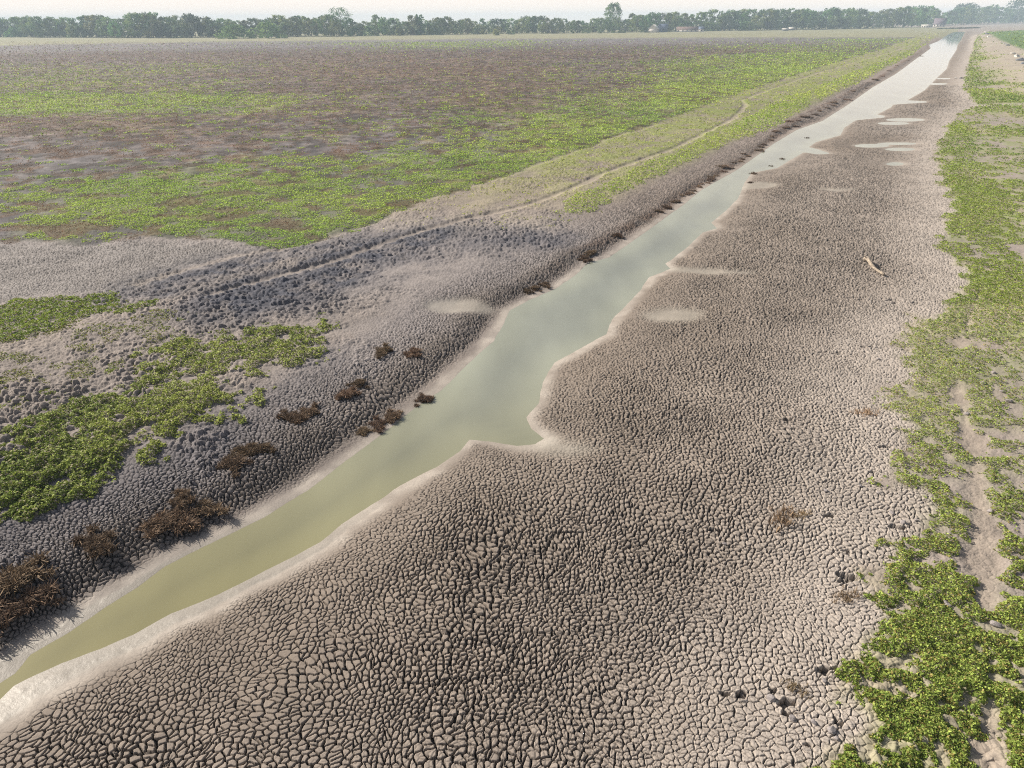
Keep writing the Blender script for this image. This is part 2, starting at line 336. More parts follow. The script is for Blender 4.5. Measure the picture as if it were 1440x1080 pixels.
    # hoof prints and holes
    pd = np.zeros(x.shape, np.float32)
    for k, (px, py) in enumerate(pits):
        m = (np.abs(x - px) < 1.2) & (np.abs(y - py) < 1.2)
        if m.any():
            dd = np.hypot((x[m] - px) / (.08 + .07 * (k % 3)), (y[m] - py) / (.05 + .03 * (k % 2))) + (cn[m] - .5) * 3 + (cn2[m] - .5) * 2
            pd[m] = np.maximum(pd[m], 1 - ss(dd, .55, 1.1))
            dh[m] += .012 * np.exp(-((dd - 1.35) / .3) ** 2)
    dh -= .15 * pd * (sdi > .5)
    fade = 1 - .45 * ss(R_[idx], 16, 32) - .35 * ss(R_[idx], 38, 90)
    dh += rimi * ((cn - .5) * .02 + (cn2 - .5) * .010) * ss(sdi, .05, .3)
    h[idx] = np.where(sdi > 0, np.maximum(h[idx] + dh * fade, .012 * ss(sdi, 0, .2)), h[idx])
    # cracks: damp mud plus shade painted into the colour; pits are darkened too
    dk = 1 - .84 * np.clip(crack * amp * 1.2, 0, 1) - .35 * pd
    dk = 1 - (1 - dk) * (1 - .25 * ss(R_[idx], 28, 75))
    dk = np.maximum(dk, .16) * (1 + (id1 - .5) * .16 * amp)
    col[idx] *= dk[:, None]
    return h, col, rough, rim

# ------------------------------------------------------------------ mesh and material helpers
COL = sc.collection
def new_mesh(name, co, quads, mat=None, smooth=False, col=None, rough=None, tris=False):
    me = bpy.data.meshes.new(name); n = 3 if tris else 4
    me.vertices.add(len(co)); me.vertices.foreach_set("co", np.ascontiguousarray(co, np.float32).ravel())
    me.loops.add(quads.size); me.loops.foreach_set("vertex_index", np.ascontiguousarray(quads, np.int32).ravel())
    me.polygons.add(len(quads)); me.polygons.foreach_set("loop_start", np.arange(0, quads.size, n, dtype=np.int32))
    if smooth: me.polygons.foreach_set("use_smooth", np.ones(len(quads), bool))
    me.update(calc_edges=True)
    if col is not None:
        at = me.color_attributes.new("Col", 'FLOAT_COLOR', 'POINT')
        c4 = np.ones((len(co), 4), np.float32); c4[:, :3] = np.clip(col, 0, 1); at.data.foreach_set("color", c4.ravel())
    if rough is not None:
        at = me.attributes.new("Rough", 'FLOAT', 'POINT'); at.data.foreach_set("value", rough.astype(np.float32))
    if mat: me.materials.append(mat)
    return me
def link(name, me, parent=None):
    o = bpy.data.objects.new(name, me); COL.objects.link(o)
    if parent: o.parent = parent
    return o
def tag(o, label=None, cat=None, group=None, kind=None):
    if label: o['label'] = label
    if cat: o['category'] = cat
    if group: o['group'] = group
    if kind: o['kind'] = kind
    return o
def empty(name, loc, rz=0, s=1):
    o = bpy.data.objects.new(name, None); COL.objects.link(o); o.location = loc; o.rotation_euler = (0, 0, rz)
    o.scale = (s, s, s) if not isinstance(s, tuple) else s
    return o
def mat_new(name):
    m = bpy.data.materials.new(name); m.use_nodes = True; return m, m.node_tree, m.node_tree.nodes["Principled BSDF"]
def simple_mat(name, c, rough=.8, nscale=3.0, var=.25):
    m, t, b = mat_new(name)
    tc = t.nodes.new("ShaderNodeTexCoord"); n = t.nodes.new("ShaderNodeTexNoise"); n.inputs['Scale'].default_value = nscale
    t.links.new(tc.outputs['Object'], n.inputs['Vector'])
    r = t.nodes.new("ShaderNodeValToRGB"); r.color_ramp.elements[0].color = (*[x * (1 - var) for x in c], 1)
    r.color_ramp.elements[1].color = (*[min(1, x * (1 + var)) for x in c], 1)
    r.color_ramp.elements[0].position = .3; r.color_ramp.elements[1].position = .7
    t.links.new(n.outputs[0], r.inputs[0]); t.links.new(r.outputs[0], b.inputs['Base Color']); b.inputs['Roughness'].default_value = rough
    return m
def leaf_mat(name, rough=.5, trans=.3, spec=.4):
    m, t, b = mat_new(name)
    a = t.nodes.new("ShaderNodeAttribute"); a.attribute_name = "Col"
    oi = t.nodes.new("ShaderNodeObjectInfo"); hs = t.nodes.new("ShaderNodeHueSaturation")
    mp = t.nodes.new("ShaderNodeMapRange"); mp.inputs['To Min'].default_value = .75; mp.inputs['To Max'].default_value = 1.3
    t.links.new(oi.outputs['Random'], mp.inputs[0]); t.links.new(mp.outputs[0], hs.inputs['Value'])
    mp2 = t.nodes.new("ShaderNodeMapRange"); mp2.inputs['To Min'].default_value = .488; mp2.inputs['To Max'].default_value = .512
    m3 = t.nodes.new("ShaderNodeMath"); m3.operation = 'FRACT'; m4 = t.nodes.new("ShaderNodeMath"); m4.operation = 'MULTIPLY'; m4.inputs[1].default_value = 7.31
    t.links.new(oi.outputs['Random'], m4.inputs[0]); t.links.new(m4.outputs[0], m3.inputs[0]); t.links.new(m3.outputs[0], mp2.inputs[0]); t.links.new(mp2.outputs[0], hs.inputs['Hue'])
    t.links.new(a.outputs['Color'], hs.inputs['Color'])
    t.links.new(hs.outputs[0], b.inputs['Base Color']); b.inputs['Roughness'].default_value = rough; b.inputs['Specular IOR Level'].default_value = spec
    tr = t.nodes.new("ShaderNodeBsdfTranslucent"); t.links.new(hs.outputs[0], tr.inputs[0])
    mx = t.nodes.new("ShaderNodeMixShader"); mx.inputs[0].default_value = trans
    t.links.new(b.outputs[0], mx.inputs[1]); t.links.new(tr.outputs[0], mx.inputs[2])
    t.links.new(mx.outputs[0], t.nodes["Material Output"].inputs[0])
    return m

# ground material
gm, t, b = mat_new("dried_mud_and_soil")
a = t.nodes.new("ShaderNodeAttribute"); a.attribute_name = "Col"
ar = t.nodes.new("ShaderNodeAttribute"); ar.attribute_name = "Rough"
tc = t.nodes.new("ShaderNodeTexCoord")
n = t.nodes.new("ShaderNodeTexNoise"); n.inputs['Scale'].default_value = 22; n.inputs['Detail'].default_value = 5; n.inputs['Roughness'].default_value = .65
t.links.new(tc.outputs['Object'], n.inputs['Vector'])
mr = t.nodes.new("ShaderNodeMapRange"); mr.inputs['From Min'].default_value = .25; mr.inputs['From Max'].default_value = .75
mr.inputs['To Min'].default_value = .82; mr.inputs['To Max'].default_value = 1.18
t.links.new(n.outputs[0], mr.inputs[0])
mm = t.nodes.new("ShaderNodeVectorMath"); mm.operation = 'SCALE'
t.links.new(a.outputs['Color'], mm.inputs[0]); t.links.new(mr.outputs[0], mm.inputs['Scale'])
t.links.new(mm.outputs[0], b.inputs['Base Color']); t.links.new(ar.outputs['Fac'], b.inputs['Roughness'])
b.inputs['Specular IOR Level'].default_value = .35
bp = t.nodes.new("ShaderNodeBump"); bp.inputs['Strength'].default_value = .35; bp.inputs['Distance'].default_value = .02
t.links.new(n.outputs[0], bp.inputs['Height']); t.links.new(bp.outputs[0], b.inputs['Normal'])

# ------------------------------------------------------------------ the ground sheet
NC, VSTEP = 1500, .80
vv = [1250.0]
while vv[-1] > 34.5:
    v = vv[-1]; vv.append(v - (VSTEP * (1.9 if v > 1100 else 1.0)))
_, yr = unproj(np.full(len(vv), 720.), np.array(vv))
yr = list(yr)
ys = [-400, -150, -60, -25, -10, -3, 0, 2, 3.2, 4.0, 4.6]
ys = [q for q in ys if q < yr[0] - .2] + yr
while ys[-1] < 2600: ys.append(ys[-1] * 1.2)
ys[-1] = 3000.0
ys = np.array(ys)
sj = np.linspace(-.90, .90, NC)
sj = np.concatenate([[-4, -2.2, -1.5, -1.2, -1.05, -.96], sj, [.96, 1.05, 1.2, 1.5, 2.2, 4]])
depth = np.maximum(ys * math.cos(PITCH) + CAM_H * math.sin(PITCH), 7)
GX = np.clip(depth[:, None] * sj[None, :], -3000, 3000).ravel(); GY = np.repeat(ys, len(sj))
Hh = np.empty(GX.shape, np.float32); CC = np.empty(GX.shape + (3,), np.float32); RR = np.empty(GX.shape, np.float32)
for s0 in range(0, len(GX), 400000):
    sl = slice(s0, s0 + 400000)
    z = zones(GX[sl], GY[sl]); Hh[sl], CC[sl], RR[sl], _ = relief(GX[sl].astype(np.float32), GY[sl].astype(np.float32), z)
ni, nj = len(ys), len(sj)
ii = (np.arange(ni - 1)[:, None] * nj + np.arange(nj - 1)[None, :]).ravel()
quads = np.stack([ii, ii + 1, ii + nj + 1, ii + nj], 1)
gme = new_mesh("ground", np.stack([GX, GY, Hh], 1), quads, gm, True, CC, RR)
ground = tag(link("ground", gme), kind='structure')
print("ground verts", len(GX))

def gh(x, y):
    x = np.atleast_1d(np.asarray(x, np.float32)); y = np.atleast_1d(np.asarray(y, np.float32))
    z = zones(x, y); return relief(x, y, z, False)[0]

# ------------------------------------------------------------------ water
wm, t, b = mat_new("murky_water")
tc = t.nodes.new("ShaderNodeTexCoord")
n = t.nodes.new("ShaderNodeTexNoise"); n.inputs['Scale'].default_value = .22; n.inputs['Detail'].default_value = 3
mpg = t.nodes.new("ShaderNodeMapping"); mpg.inputs['Scale'].default_value = (1.6, .5, 1); mpg.inputs['Rotation'].default_value = (0, 0, R(38))
t.links.new(tc.outputs['Object'], mpg.inputs[0]); t.links.new(mpg.outputs[0], n.inputs['Vector'])
at = t.nodes.new("ShaderNodeAttribute"); at.attribute_name = "Col"
mr = t.nodes.new("ShaderNodeMapRange"); mr.inputs['To Min'].default_value = .6; mr.inputs['To Max'].default_value = 1.4
t.links.new(n.outputs[0], mr.inputs[0])
mm = t.nodes.new("ShaderNodeVectorMath"); mm.operation = 'SCALE'; t.links.new(at.outputs['Color'], mm.inputs[0]); t.links.new(mr.outputs[0], mm.inputs['Scale'])
t.links.new(mm.outputs[0], b.inputs['Base Color'])
b.inputs['Roughness'].default_value = .04; b.inputs['IOR'].default_value = 1.45
n2_ = t.nodes.new("ShaderNodeTexNoise"); n2_.inputs['Scale'].default_value = 5; n2_.inputs['Detail'].default_value = 2
bp = t.nodes.new("ShaderNodeBump"); bp.inputs['Strength'].default_value = .02; bp.inputs['Distance'].default_value = .02
t.links.new(tc.outputs['Object'], n2_.inputs['Vector']); t.links.new(n2_.outputs[0], bp.inputs['Height']); t.links.new(bp.outputs[0], b.inputs['Normal'])
# sheet following the channel at z = 0, hidden under the banks
def strip_sheet(center, halfw, n=500):
    c = np.array(center); seg = np.r_[0, np.cumsum(np.hypot(*np.diff(c, axis=0).T))]
    tt = seg[-1] * np.linspace(0, 1, n) ** 1.8; cx = np.interp(tt, seg, c[:, 0]); cy = np.interp(tt, seg, c[:, 1])
    hl = np.interp(tt, seg, [q[0] for q in halfw]); hr = np.interp(tt, seg, [q[1] for q in halfw])
    m = 60; f = np.linspace(0, 1, m)
    X = cx[:, None] - hl[:, None] + (hl + hr)[:, None] * f; Y = np.repeat(cy[:, None], m, 1)
    i = (np.arange(n - 1)[:, None] * m + np.arange(m - 1)).ravel()
    return X.ravel(), Y.ravel(), np.stack([i, i + 1, i + m + 1, i + m], 1)
cl_ = P([(-140,1048),(0,970),(240,830),(480,695),(640,590),(740,510),(800,440),(870,380),(960,318),(1080,225),(1180,172),(1270,118),(1335,62),(1350,45)])
cl_ = cl_[np.argsort(cl_[:, 1])]
hw = [(4, 4)] * 4 + [(3.5, 5)] * 3 + [(4, 5)] * 2 + [(5, 16), (7, 22), (10, 24), (18, 28), (20, 28)]
wx_, wy_, wq = strip_sheet(cl_, hw)
sdw = seg_dist(wx_, wy_, water_poly, True, True)
nn = fbm(wx_, wy_, 3, 3, 99) - .5
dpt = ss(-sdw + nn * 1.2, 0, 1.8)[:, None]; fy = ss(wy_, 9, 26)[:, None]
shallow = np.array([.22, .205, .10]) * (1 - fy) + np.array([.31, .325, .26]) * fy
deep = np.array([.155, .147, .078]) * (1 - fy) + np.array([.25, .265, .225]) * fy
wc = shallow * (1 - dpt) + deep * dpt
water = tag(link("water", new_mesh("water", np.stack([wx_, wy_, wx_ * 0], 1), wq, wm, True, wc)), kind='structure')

# ------------------------------------------------------------------ green and dead ground cover (leaf by leaf)
leafm = leaf_mat("low_plant_leaves", .6, .35, .22)
def leaf_cloud(px, py, pz, size, col, tilt=.9, aspect=.55, nrm_up=1.0):
    """one diamond leaf at every point, random turn and tilt"""
    n = len(px)
    nx = rng.normal(0, tilt, n); ny = rng.normal(0, tilt, n); nz = np.full(n, nrm_up)
    N = np.stack([nx, ny, nz], 1); N /= np.linalg.norm(N, axis=1)[:, None]
    A = rng.normal(0, 1, (n, 3)); A -= (A * N).sum(1)[:, None] * N; A /= np.linalg.norm(A, axis=1)[:, None]
    B = np.cross(N, A)
    C0 = np.stack([px, py, pz], 1); s = size[:, None]
    bend = N * s * .18
    v = np.stack([C0 - A * s * .5, C0 + B * s * .5 * aspect + A * s * .08 + bend, C0 + A * s * .5 - bend * .5, C0 - B * s * .5 * aspect + A * s * .08 + bend], 1).reshape(-1, 3)
    q = np.arange(n * 4).reshape(-1, 4)
    return v, q, np.repeat(col, 4, 0)
def px_size(x, y):
    return (y * math.cos(PITCH) + CAM_H * math.sin(PITCH)) / FPX       # metres per photo pixel at this distance
def scatter(n, u0, u1, v0, v1):
    u = rng.uniform(u0, u1, n); v = rng.uniform(v0, v1, n); x, y = unproj(u, v)
    return x.astype(np.float32), y.astype(np.float32)
def palette(n, a, b_, t_):
    a = np.array(a); b_ = np.array(b_); return (a + (b_ - a) * t_[:, None]) * rng.uniform(.65, 1.35, (n, 1))
GREEN_D, GREEN_M, GREEN_Y, OLIVE, BROWN, BROWN2 = (.12,.24,.04), (.24,.40,.06), (.44,.55,.10), (.36,.31,.10), (.09,.062,.045), (.19,.135,.09)
parts_v, parts_q, parts_c = {}, {}, {}
def add_cover(key, v, q, c):
    off = sum(len(k) for k in parts_v.get(key, []))
    parts_v.setdefault(key, []).append(v); parts_q.setdefault(key, []).append(q + off); parts_c.setdefault(key, []).append(c)
def cover(key, n, box, dens_fn, size_m, size_px, mound, pal, clump, thr=.5, tilt=.9, aspect=.6):
    x, y = scatter(n, *box); z = zones(x, y); d = dens_fn(z, x, y)
    # clumps: keep where a small-scale noise passes the density
    cn = fbm(x, y, clump, 3, 123, .55) + .12 * (h2(np.floor(x / .11).astype(np.int64), np.floor(y / .11).astype(np.int64), 4) - .5)
    lv = .5 + (.5 - d) * {'field': .66, 'dead': .40}.get(key, .5)
    keep = (cn > lv) & (d > .02) & (z['sd'] > .5)
    x, y, cn, lv, d = x[keep], y[keep], cn[keep], lv[keep], d[keep]
    zz = {k: val[keep] for k, val in z.items()}
    g = relief(x, y, zz, False)[0]
    m = len(x); ps = px_size(x, y)
    sz = np.maximum(size_m, size_px * ps) * rng.uniform(.6, 1.4, m)
    up = np.clip((cn - lv) * 5, 0.12, 1)
    bumpn = vnoise(x / .22, y / .22, 9)
    top = mound * up * (.25 + 1.3 * bumpn) + sz * .25
    zt = g + top * rng.uniform(.25, 1, m) ** .6
    tcol = np.clip(vnoise(x / 1.1, y / 1.1, 77) * .25 + bumpn * .25 + rng.uniform(0, 1, m) ** 1.4 * .75 + (fbm(x, y, 14, 2, 15) - .5), 0, 1)
    c = palette(m, pal[0], pal[1], tcol)
    if len(pal) > 2:
        dead = rng.uniform(0, 1, m) < pal[3]
        c[dead] = palette(dead.sum(), pal[2], pal[2], np.zeros(dead.sum()))
    add_cover(key, *leaf_cloud(x, y, zt, sz, c, tilt, aspect))
    print(key, m)
# right bank
rvd = lambda z, x, y: z['rv'] * np.clip(.80 - .75 * z['path'] - .26 * ss(-seg_dist(x, y, right_veg, True, True), 2.2, 3.6) * .9 - .12 * ss(-seg_dist(x, y, right_veg, True, True), 2.5, 5) - z['levee'] * .6 - z['inlet'] + z['n2'] * (.6 + .9 * ss(y, 16, 30)) + z['n1'] * .5, 0, 1)
cover('right', 270000, (1100, 1560, 440, 1240), rvd, .052, 2.1, .12, ((.10,.20,.035), (.44,.55,.13), OLIVE, .18), .36)
cover('right', 280000, (1220, 1640, 44, 440), lambda z, x, y: rvd(z, x, y) + .12 * z['rv'] * (1 - z['levee']) * (1 - z['inlet']) * (1 - z['path']), .05, 1.8, .12, (GREEN_D, (.36,.47,.08), (.30,.26,.13), .12), .8)
# near left patches
cover('left', 220000, (-180, 480, 455, 780), lambda z, x, y: z['vB'] * np.clip(.92 + z['n2'] * 1.2, 0, 1.1), .075, 2.9, .19, ((.12,.24,.035), (.52,.62,.16), (.50,.46,.30), .12), .6, tilt=.7)
cover('left', 70000, (-180, 260, 420, 560), lambda z, x, y: z['vA'] * 1.0, .06, 2.4, .13, (GREEN_M, GREEN_Y, OLIVE, .06), .6)
# scattered olive tussocks between them
cover('left', 60000, (-180, 330, 440, 660), lambda z, x, y: np.clip(.30 + z['n2'] * .5, 0, 1) * (1 - z['vB']) * (1 - z['vA']) * (1 - z['clod']) * (z['sd'] > 6.2), .05, 2.2, .10, (OLIVE, GREEN_M), .8)
# strip by the water and turf further off
cover('strip', 200000, (760, 1340, 48, 330), lambda z, x, y: z['vC'] * 1.15, .06, 1.8, .14, (GREEN_M, GREEN_Y), .9)
cover('strip', 70000, (430, 1330, 48, 350), lambda z, x, y: (1 - z['vC']) * (1 - z['field']) * z['left'] * ss(z['sd'], 3.5, 6) * np.clip(.40 + .38 * ss(y, 42, 75) + z['n2'] * .5 - .6 * z['tr2'] - .3 * z['clod'], 0, 1) * ss(y, 36, 55), .05, 2.0, .08, ((.24,.27,.07), GREEN_Y), .9)
# the big field: greens and dead brown clumps
cover('field', 900000, (-160, 1300, 56, 372), lambda z, x, y: z['field'] * z['g'] * (1 - .9 * dmask(x, y, z)), .06, 1.6, .15, (GREEN_M, (.44,.54,.10), BROWN2, .06), 1.1, tilt=.7)
cover('dead', 450000, (-160, 1280, 60, 372), lambda z, x, y: z['field'] * np.maximum(np.clip(z['b'] * 1.25, 0, .8) * ss(y, 55, 90), 1.6 * dmask(x, y, z)), .06, 1.7, .24, (BROWN, (.23,.125,.08)), 1.0, tilt=.9, aspect=.35)
info = {'right': ("ground_cover_plants", "low leafy green plants growing along the right bank"),
        'left': ("creeping_plants", "bright green creeping plants in patches on the near left bank"),
        'strip': ("bank_turf", "green strip of low plants between the track and the water"),
        'field': ("field_plants", "low yellow green plants spread over the dried field"),
        'dead': ("withered_plants", "withered red brown clumps scattered through the green field")}
for k in parts_v:
    me = new_mesh(info[k][0], np.concatenate(parts_v[k]), np.concatenate(parts_q[k]), leafm, False, np.concatenate(parts_c[k]))
    tag(link(info[k][0], me), info[k][1], "plants", kind='stuff')
parts_v = parts_q = parts_c = None

# ------------------------------------------------------------------ dead sedge tufts on the banks
tuftm = leaf_mat("dead_sedge", .8, .15, .15)
def tuft_mesh(seed, nb=3000, stalky=False, cols=(BROWN, BROWN2)):
    r = np.random.default_rng(seed)
    # a low mound of several crowns, each a sheaf of short curved blades
    nc = 22; cx = r.normal(0, .30, nc); cy = r.normal(0, .22, nc); ch = r.uniform(.35, 1, nc)
    k = r.integers(0, nc, nb); bx = cx[k] + r.normal(0, .07, nb); by = cy[k] + r.normal(0, .07, nb)
    an = r.uniform(0, 2 * np.pi, nb); lean = np.abs(r.normal(.45, .30, nb)) if not stalky else np.abs(r.normal(.15, .15, nb))
    Ln = ch[k] * r.uniform(.10, .32, nb) * (1 if not stalky else 1.1)
    dx, dy = np.cos(an), np.sin(an); w_ = r.uniform(.005, .013, nb) if not stalky else r.uniform(.006, .014, nb)
    p0 = np.stack([bx, by, np.full(nb, -.03)], 1)
    p1 = p0 + np.stack([dx * lean * Ln * .45, dy * lean * Ln * .45, Ln * .6], 1)
    p2 = p0 + np.stack([dx * lean * Ln * 1.3, dy * lean * Ln * 1.3, Ln * (1.0 - .35 * lean)], 1)
    sd_ = np.stack([-dy, dx, np.zeros(nb)], 1) * w_[:, None]
    V = np.stack([p0 - sd_, p0 + sd_, p1 + sd_ * 1.2, p1 - sd_ * 1.2, p2 + sd_ * .5, p2 - sd_ * .5], 1).reshape(-1, 3)
    q0 = np.arange(nb)[:, None] * 6
    Q = np.concatenate([q0 + [0, 1, 2, 3], q0 + [3, 2, 4, 5]])
    c = np.array(cols[0]) + (np.array(cols[1]) - cols[0]) * r.uniform(0, 1, (nb, 1)) ** 1.5
    c = c * r.uniform(.6, 1.4, (nb, 1))
    return new_mesh("dead_sedge_tuft", V, Q, tuftm, False, np.repeat(c, 6, 0))
TM = [tuft_mesh(s, cols=((.11,.078,.055), (.25,.17,.11))) for s in (1, 2, 3, 4)]
PALE = tuft_mesh(9, 260, True, ((.34,.25,.15), (.48,.38,.27))); STK = tuft_mesh(11, 420, True)
G1 = "dead brown sedge tufts on the near left bank"; G2 = "dead tufts along the far left water edge"
tufts = [  # u, v, scale(x,y,z), mesh, label, group
 (22,818,1.25,0,"large dark brown dead sedge mound, uppermost of the heap at the left edge",G1),
 (52,850,1.0,1,"dark brown dead sedge mound nearest the water in the leftmost heap",G1),
 (8,868,1.2,2,"dark brown dead sedge mound lowest at the left edge of the photo",G1),
 (136,768,1.0,3,"single brown sedge mound right of the leftmost heap, with a dark shadow below",G1),
 (232,742,1.0,0,"left half of the broad brown sedge clump above the pale shore",G1),
 (262,738,1.15,1,"tallest middle tuft of the broad brown sedge clump above the pale shore",G1),
 (288,722,.85,2,"right tuft of the broad brown sedge clump, leaning over the slope",G1),
 (258,702,.7,3,"small tuft behind the broad brown sedge clump on cracked mud",G1),
 (330,652,.95,1,"reddish brown tuft on cracked mud below the leafy green patch",G1),
 (350,635,.9,0,"reddish brown tuft just behind and right of the one below the green patch",G1),
 (372,630,.5,2,"tiny brown tuft at the right end of the reddish pair",G1),
 (408,588,.7,3,"low flattened brown tuft under the tip of the green patch, left one",G1),
 (435,582,.8,2,"low flattened brown tuft under the tip of the green patch, right one",G1),
 (488,556,.9,0,"brown tuft halfway from the green patch to the shoreline tufts, lower one",G1),
 (505,540,.65,1,"brown tuft between the green patch and the shoreline, upper one",G1),
 (540,494,.8,2,"sparse rusty tuft above the dark slope, left of a darker one",G1),
 (582,497,.7,3,"dark compact tuft on the slope left of the wide pool of water",G1),
 (511,608,.6,1,"dark tuft at the head of the row that ends in the water",G1),
 (533,598,.6,2,"dark tuft in the middle of the shoreline row",G1),
 (553,590,.78,0,"dark brown tuft standing in the shoreline with a yellow green base",G1),
 (597,567,.72,1,"dark brown tuft at the water's edge, farthest along the shoreline row",G1)]
def place_tuft(u, v, s, mesh, label, group, name="sedge_tuft", rel=.45, cat="dead tuft"):
    x, y = unproj([u], [v], rel if isinstance(rel, float) else 0); z = gh(x, y)[0]
    x, y = unproj([u], [v], float(z))
    o = link(name, mesh); o.location = (float(x[0]), float(y[0]), float(gh(x, y)[0]) + .0)
    o.rotation_euler = (0, 0, rng.uniform(0, 6.28)); o.scale = (s * rng.uniform(.75, .95), s * rng.uniform(.75, .95), s * rng.uniform(.75, 1.05))
    tag(o, label, cat, group); return o
for (u, v, s, k, lab, grp) in tufts: place_tuft(u, v, s, TM[k], lab, grp)
rowlab = "rusty brown dead tuft in the long ragged row on the far left bluff"
pts = [(742,412),(752,408),(765,402),(822,366),(830,360),(868,334),(925,298),(938,293),(950,285)]
for i, (u, v) in enumerate(pts): place_tuft(u, v, .55 + .25 * rng.random(), TM[i % 4], "dark tuft on the muddy edge left of the narrowing water", "small dark tufts along the middle left shore")
tt = np.linspace(0, 1, 44)
bu = np.interp(tt, [0, .3, .6, .8, 1], [962, 1030, 1110, 1180, 1290]); bv = np.interp(tt, [0, .3, .6, .8, 1], [277, 234, 180, 143, 76])
TB = [tuft_mesh(20 + s, 1200, cols=((.17,.12,.09), (.33,.24,.17))) for s in range(3)]
for i in range(44): place_tuft(bu[i] + rng.normal(0, 5), bv[i] + rng.normal(0, 2.2), .3 + .7 * rng.random() ** 2 + .6 * tt[i], TB[i % 3], rowlab, G2)
for (u, v, s, lab) in ((1060,244,.8,"orange brown tuft on the sandbar at the right shore"), (1056,257,.6,"brown tuft just below the orange one on the right shore"),
                       (1085,233,.6,"dead stalks standing in shallow water, left of the twiggy pair"), (1100,224,.75,"twiggy dead stalks standing in the far shallow water"),
                       (1134,196,.6,"isolated twiggy clump in the middle of the far water")):
    o = place_tuft(u, v, s, STK, lab, "dead stalks in the far shallows"); o.location.z = max(o.location.z, -.03)
for (u, v, s, lab) in ((1098,728,.85,"pale straw tuft on the cracked mud, largest on the right flat"), (1128,724,.45,"thin straw wisp beside the largest pale tuft"),
                       (1217,581,.7,"faded brown tuft flattened near the right green edge"), (1120,968,.45,"short straw tuft on cracked mud in the lower right"),
                       (1190,838,.6,"orange straw tuft beside a hole near the green edge")):
    place_tuft(u, v, s, PALE, lab, "straw tufts on the cracked flat")

# ------------------------------------------------------------------ driftwood, clods, stones
def tube(path, rad, nseg=14):
    path = np.array(path, float); n = len(path); V = []; 
    for i in range(n):
        d = path[min(i + 1, n - 1)] - path[max(i - 1, 0)]; d /= np.linalg.norm(d)
        a_ = np.cross(d, (0, 0, 1.)); a_ /= np.linalg.norm(a_); b_ = np.cross(a_, d)
        for k in range(nseg):
            th = 2 * np.pi * k / nseg; rr = rad[i] * (1 + .10 * math.sin(3 * th + i * .7) + .06 * math.sin(7 * th + i))
            V.append(path[i] + a_ * rr * math.cos(th) + b_ * rr * math.sin(th))
    Q = [(i * nseg + k, i * nseg + (k + 1) % nseg, (i + 1) * nseg + (k + 1) % nseg, (i + 1) * nseg + k) for i in range(n - 1) for k in range(nseg)]
    c0 = len(V); V.append(path[0]); V.append(path[-1])
    Q += [(c0, (k + 1) % nseg, k, k) for k in range(0)]
    V = np.array(V); me_q = np.array(Q)
    caps = []
    for k in range(0, nseg, 2):
        caps.append((c0, (k + 2) % nseg, (k + 1) % nseg, k)); o_ = (n - 1) * nseg
        caps.append((c0 + 1, o_ + k, o_ + (k + 1) % nseg, o_ + (k + 2) % nseg))
    return V, np.concatenate([me_q, np.array(caps)])
woodm = simple_mat("bleached_wood", (.30, .25, .195), .9, 14, .4)
ex, ey = unproj([1216, 1243], [366, 388], .35)
A = np.array([ex[0], ey[0]]); B = np.array([ex[1], ey[1]]); M_ = (A + B) / 2; hz = float(gh([M_[0]], [M_[1]])[0])
ax_ = (B - A); Ln = np.linalg.norm(ax_); ax_ /= Ln; pr = np.array([-ax_[1], ax_[0]])
path = []; rad = []
for i in range(15):
    f = i / 14; off = -.16 * math.sin(f * math.pi)
    p = ax_ * (f - .5) * Ln + pr * off
    path.append((p[0], p[1], .09 + .26 * math.sin(min(1, f * 1.25) * math.pi) * (1 - f) + .02 * math.sin(f * 9))); rad.append(.115 * (1 - .5 * f) * (1 + .12 * math.sin(f * 15)))
V, Q = tube(path, rad)
log = link("driftwood_log", new_mesh("driftwood_log", V, Q, woodm, True)); log.location = (M_[0], M_[1], hz)
V, Q = tube([(path[3][0], path[3][1], path[3][2]), (path[3][0] - .1, path[3][1] + .04, path[3][2] + .08), (path[3][0] - .2, path[3][1] + .05, path[3][2] + .2)], [.04, .03, .02], 8)
link("branch_stub", new_mesh("branch_stub", V, Q, woodm, True), log)
tag(log, "bleached curved driftwood log lying on the cracked mud with one end raised", "driftwood")

def rock_mesh(name, seed, sq, mat, n=3, flat=False):
    import bmesh
    bm = bmesh.new(); bmesh.ops.create_icosphere(bm, subdivisions=n, radius=1)
    r = np.random.default_rng(seed); cuts = r.normal(0, 1, (9, 3)); cuts /= np.linalg.norm(cuts, axis=1)[:, None]; lim = r.uniform(.55, .85, 9)
    for v_ in bm.verts:
        c = np.array(v_.co)
        for k in range(9):
            d = c @ cuts[k]
            if d > lim[k]: c = c - cuts[k] * (d - lim[k])
        c = c * (1 + .05 * math.sin(9 * c[0] + seed) * math.sin(8 * c[1]))
        v_.co = Vector(c * np.array(sq))
    me = bpy.data.meshes.new(name); bm.to_mesh(me); bm.free(); me.materials.append(mat); return me
clodm = simple_mat("dry_clod", (.27, .245, .24), .95, 6, .3); concm = simple_mat("broken_concrete", (.55, .52, .47), .9, 2, .2); darkm = simple_mat("dark_slab", (.13, .14, .16), .9, 2, .3)
CL = [rock_mesh("mud_clod", s, (1, .8, .6), clodm, 2) for s in (1, 2, 3)]
clods = [(1271,730),(1256,716),(1290,727),(1115,1008),(1145,1014),(1170,1026),(1177,1036),(1020,758),(1163,684),(1212,678),(1236,688),(1375,517),(1383,537),(1410,548),(1420,562),(1398,522),(1330,842),(1334,848),(1395,714),(1300,1000),(1160,955),(1085,980),(1402,875),(1415,770),(1361,580),(1268,405),(1236,502),(1262,836)]
